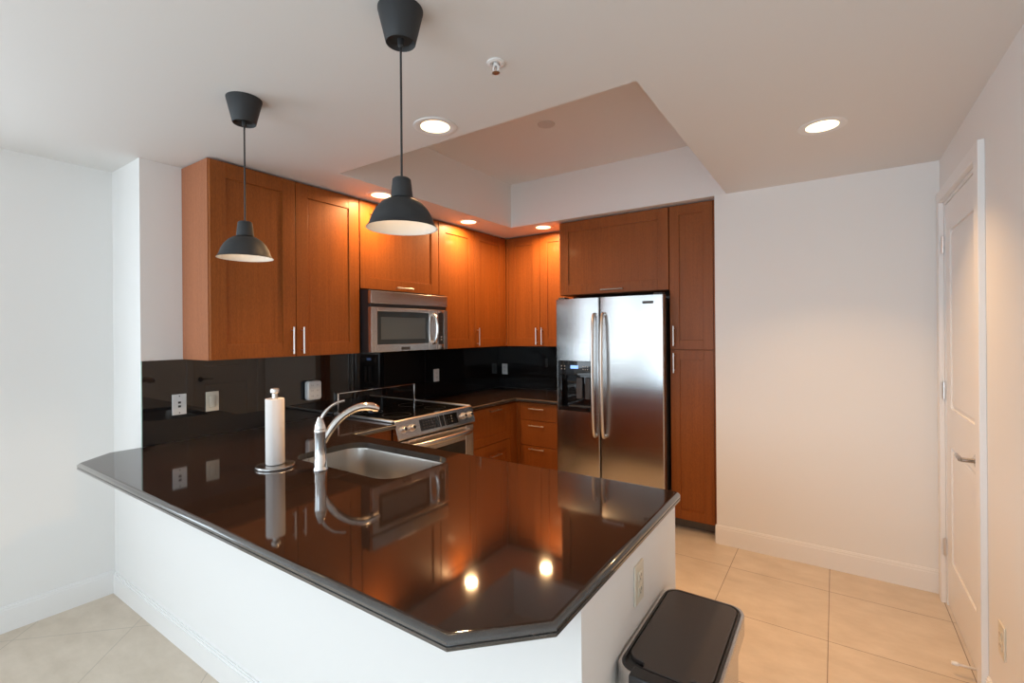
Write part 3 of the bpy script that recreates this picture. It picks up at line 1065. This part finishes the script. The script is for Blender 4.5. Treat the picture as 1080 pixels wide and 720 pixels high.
# ------------------------------------------------------------------ wall plates
def plate(face, pos, a, z, kind, label, m='white_plastic', wpl=.072, hpl=.117):
    loc = fpt(face, pos, a, 0, z)
    r = thing({'switch': 'light_switch', 'jack': 'phone_jack_plate'}.get(kind, 'wall_outlet'), label,
              {'switch': 'light switch', 'jack': 'wall plate'}.get(kind, 'outlet'), loc,
              'wall outlets' if kind == 'outlet' else None)
    bm = NB()
    fbox(bm, face, pos, a - wpl / 2, a + wpl / 2, .0002, .006, z - hpl / 2, z + hpl / 2, .002)
    obj('cover_plate', bm, M[m], r)
    dk = NB()
    if kind == 'switch':
        obj('rocker', fboxr(face, pos, a - .017, a + .017, .0062, .0095, z - .034, z + .034, .002), M[m], r)
        fbox(dk, face, pos, a - .0185, a + .0185, .0055, .0064, z - .0355, z + .0355)
        obj('rocker_gap', dk, mat('switch_gap', (.35, .32, .26), .6), r)
        return r
    if kind == 'jack':
        for dz in (-.011, .011):
            fbox(dk, face, pos, a - .007, a + .007, .005, .0068, z + dz - .006, z + dz + .006)
        for dz in (-.047, .047):
            fbox(dk, face, pos, a - .003, a + .003, .005, .0064, z + dz - .003, z + dz + .003)
        obj('jack', dk, M['slot'], r)
        return r
    for dz in (-.0205, .0205):
        rc = obj('receptacle', fboxr(face, pos, a - .0165, a + .0165, .0062, .0085, z + dz - .0145, z + dz + .0145, .002), M[m], r)
        sl = NB()
        for da in (-.0065, .0065):
            fbox(sl, face, pos, a + da - .0011, a + da + .0011, .008, .0089, z + dz - .002, z + dz + .007)
        fbox(sl, face, pos, a - .002, a + .002, .008, .0089, z + dz - .010, z + dz - .006)
        obj('slots', sl, M['slot'], rc)
    return r
BS = -3.1003
plate('+x', BS, 1.179, 1.115, 'jack', 'white wall plate with two jacks on the backsplash, nearest the living room')
plate('+x', BS, 1.353, 1.112, 'switch', 'ivory rocker light switch on the backsplash left of the paper towels', 'ivory_plastic')
plate('+x', BS, 3.295, 1.115, 'outlet', 'white outlet on the left backsplash, to the right of the stove')
plate('-y', 4.3208, -3.030, 1.107, 'outlet', 'white outlet on the far backsplash in the kitchen corner')
plate('-x' if False else '+x', XE, 1.384, .762, 'outlet', 'ivory outlet on the white end of the peninsula, above the bin', 'ivory_plastic')
# right wall outlet faces -x
r = thing('wall_outlet', 'ivory outlet low on the right wall, nearer the viewer than the white door', 'outlet', (XR, 2.43, .375), 'wall outlets')
obj('cover_plate', box(NB(), XR - .006, XR - .0002, 2.394, 2.466, .315, .435, .002), M['ivory_plastic'], r)
for dz in (-.0205, .0205):
    rc = obj('receptacle', box(NB(), XR - .0085, XR - .0062, 2.4135, 2.4465, .375 + dz - .0145, .375 + dz + .0145, .002), M['ivory_plastic'], r)
    sl = NB()
    for da in (-.0065, .0065):
        box(sl, XR - .0089, XR - .008, 2.43 + da - .0011, 2.43 + da + .0011, .375 + dz - .002, .375 + dz + .007)
    obj('slots', sl, M['slot'], rc)
# plug-in outlet adapter
r = thing('outlet_adapter', 'white plug-in outlet adapter on the backsplash behind the faucet', 'outlet adapter', (BS, 2.03, 1.108))
bm = NB()
box(bm, BS + .0003, BS + .012, 1.952, 2.05, 1.042, 1.178, .003)
obj('wall_box', bm, M['black_plastic'], r)
bm = NB()
t = NB()
pl = rrect(1.952, 2.060, 1.042, 1.178, .02, 5)
ringmesh(t, [[(BS + .0125, y, z) for y, z in pl], [(BS + .042, y, z) for y, z in pl], [(BS + .050, y, z) for y, z in rrect(1.959, 2.053, 1.049, 1.171, .015, 5)]])
merge(bm, t)
ob = obj('housing', bm, M['white_plastic'], r)
slot_mat = mat('faint_slot', (.25, .24, .23), .6)
for yy_ in (1.985, 2.027):
    for zz_ in (1.072, 1.110, 1.148):
        sl = NB()
        box(sl, BS + .0495, BS + .0506, yy_ - .006, yy_ - .004, zz_ - .004, zz_ + .006)
        box(sl, BS + .0495, BS + .0506, yy_ + .004, yy_ + .006, zz_ - .004, zz_ + .006)
        obj('slots', sl, slot_mat, ob)

# ------------------------------------------------------------------ bin beside the peninsula
bx0, bx1, by0, by1, bz = -.487, -.236, 1.175, 1.65, .635
r = thing('trash_can', 'slim steel step trash can with dark lid beside the peninsula end', 'trash can', ((bx0 + bx1) / 2, (by0 + by1) / 2, 0))
def rr(ins, z, rad=.045):
    return [(x, y, z) for x, y in rrect(bx0 + ins, bx1 - ins, by0 + ins, by1 - ins, rad, 8)]
bm = NB()
ringmesh(bm, [rr(.018, .012), rr(.016, .02), rr(.016, bz - .066)], True, True)
obj('body', bm, M['steel'], r)
bm = NB()
ringmesh(bm, [rr(.006, 0), rr(.006, .0118)], True, True)
obj('base_ring', bm, M['black_plastic'], r)
bm = NB()
ringmesh(bm, [rr(.016, bz - .066), rr(.002, bz - .064), rr(0, bz - .060), rr(0, bz - .004), rr(.002, bz), rr(.008, bz), rr(.009, bz - .004), rr(.009, bz - .05)], False, False)
obj('collar', bm, M['steel'], r, label='brushed steel collar')
bm = NB()
ringmesh(bm, [rr(.0092, bz - .05, .04), rr(.0092, bz + .001, .04), rr(.011, bz + .003, .038), rr(.0155, bz + .003, .036), rr(.017, bz - .002, .035), rr(.017, bz - .006, .035)], False, True)
obj('lid_rim', bm, M['black_plastic'], r)
bm = NB()
# lid panel narrows into the hinge at the near end
lx0, lx1, ly0, ly1 = bx0 + .0195, bx1 - .0195, by0 + .055, by1 - .0195
out = rrect(lx0, lx1, ly0, ly1, .032, 8)
# add a hinge neck
nk = [(bx0 + .057, ly0), (bx0 + .064, ly0 - .003), (bx0 + .068, ly0 - .010), (bx0 + .069, by0 + .032), (bx1 - .069, by0 + .032), (bx1 - .068, ly0 - .010), (bx1 - .064, ly0 - .003), (bx1 - .057, ly0)]
k3 = 3 * 9
poly = out[:k3] + nk + out[k3:]
t = NB()
ringmesh(t, [[(x, y, bz - .01) for x, y in poly], [(x, y, bz + .003) for x, y in poly], [(x, y, bz + .005) for x, y in inset(poly, .003)]])
merge(bm, t)
obj('lid', bm, M['lid'], r, label='dark brown-grey lid')
bm = NB()
box(bm, bx0 + .046, bx1 - .046, by0 - .014, by0 + .030, bz - .075, bz + .0045, .006)
obj('hinge_housing', bm, M['black_plastic'], r)
bm = NB()
box(bm, -.42, -.30, by1 - .012, by1 + .035, .02, .032, .004)
obj('pedal', bm, M['black_plastic'], r)

# door stop
r = thing('door_stop', 'spring door stop with white tip low on the right wall by the door', 'door stop', (.5, 2.80, .07))
bm = NB()
lathe(bm, [(0, -.066), (.006, -.066), (.006, -.004), (.011, -.003), (.011, .0)], (dx0 - .0005, 2.80, .05), 14, 'x')
obj('spring', bm, M['nickel'], r)
bm = NB()
lathe(bm, [(0, -.092), (.008, -.090), (.009, -.070), (.007, -.0662), (0, -.0662)], (dx0, 2.80, .05), 14, 'x')
obj('tip', bm, M['white_plastic'], r, label='white rubber tip')
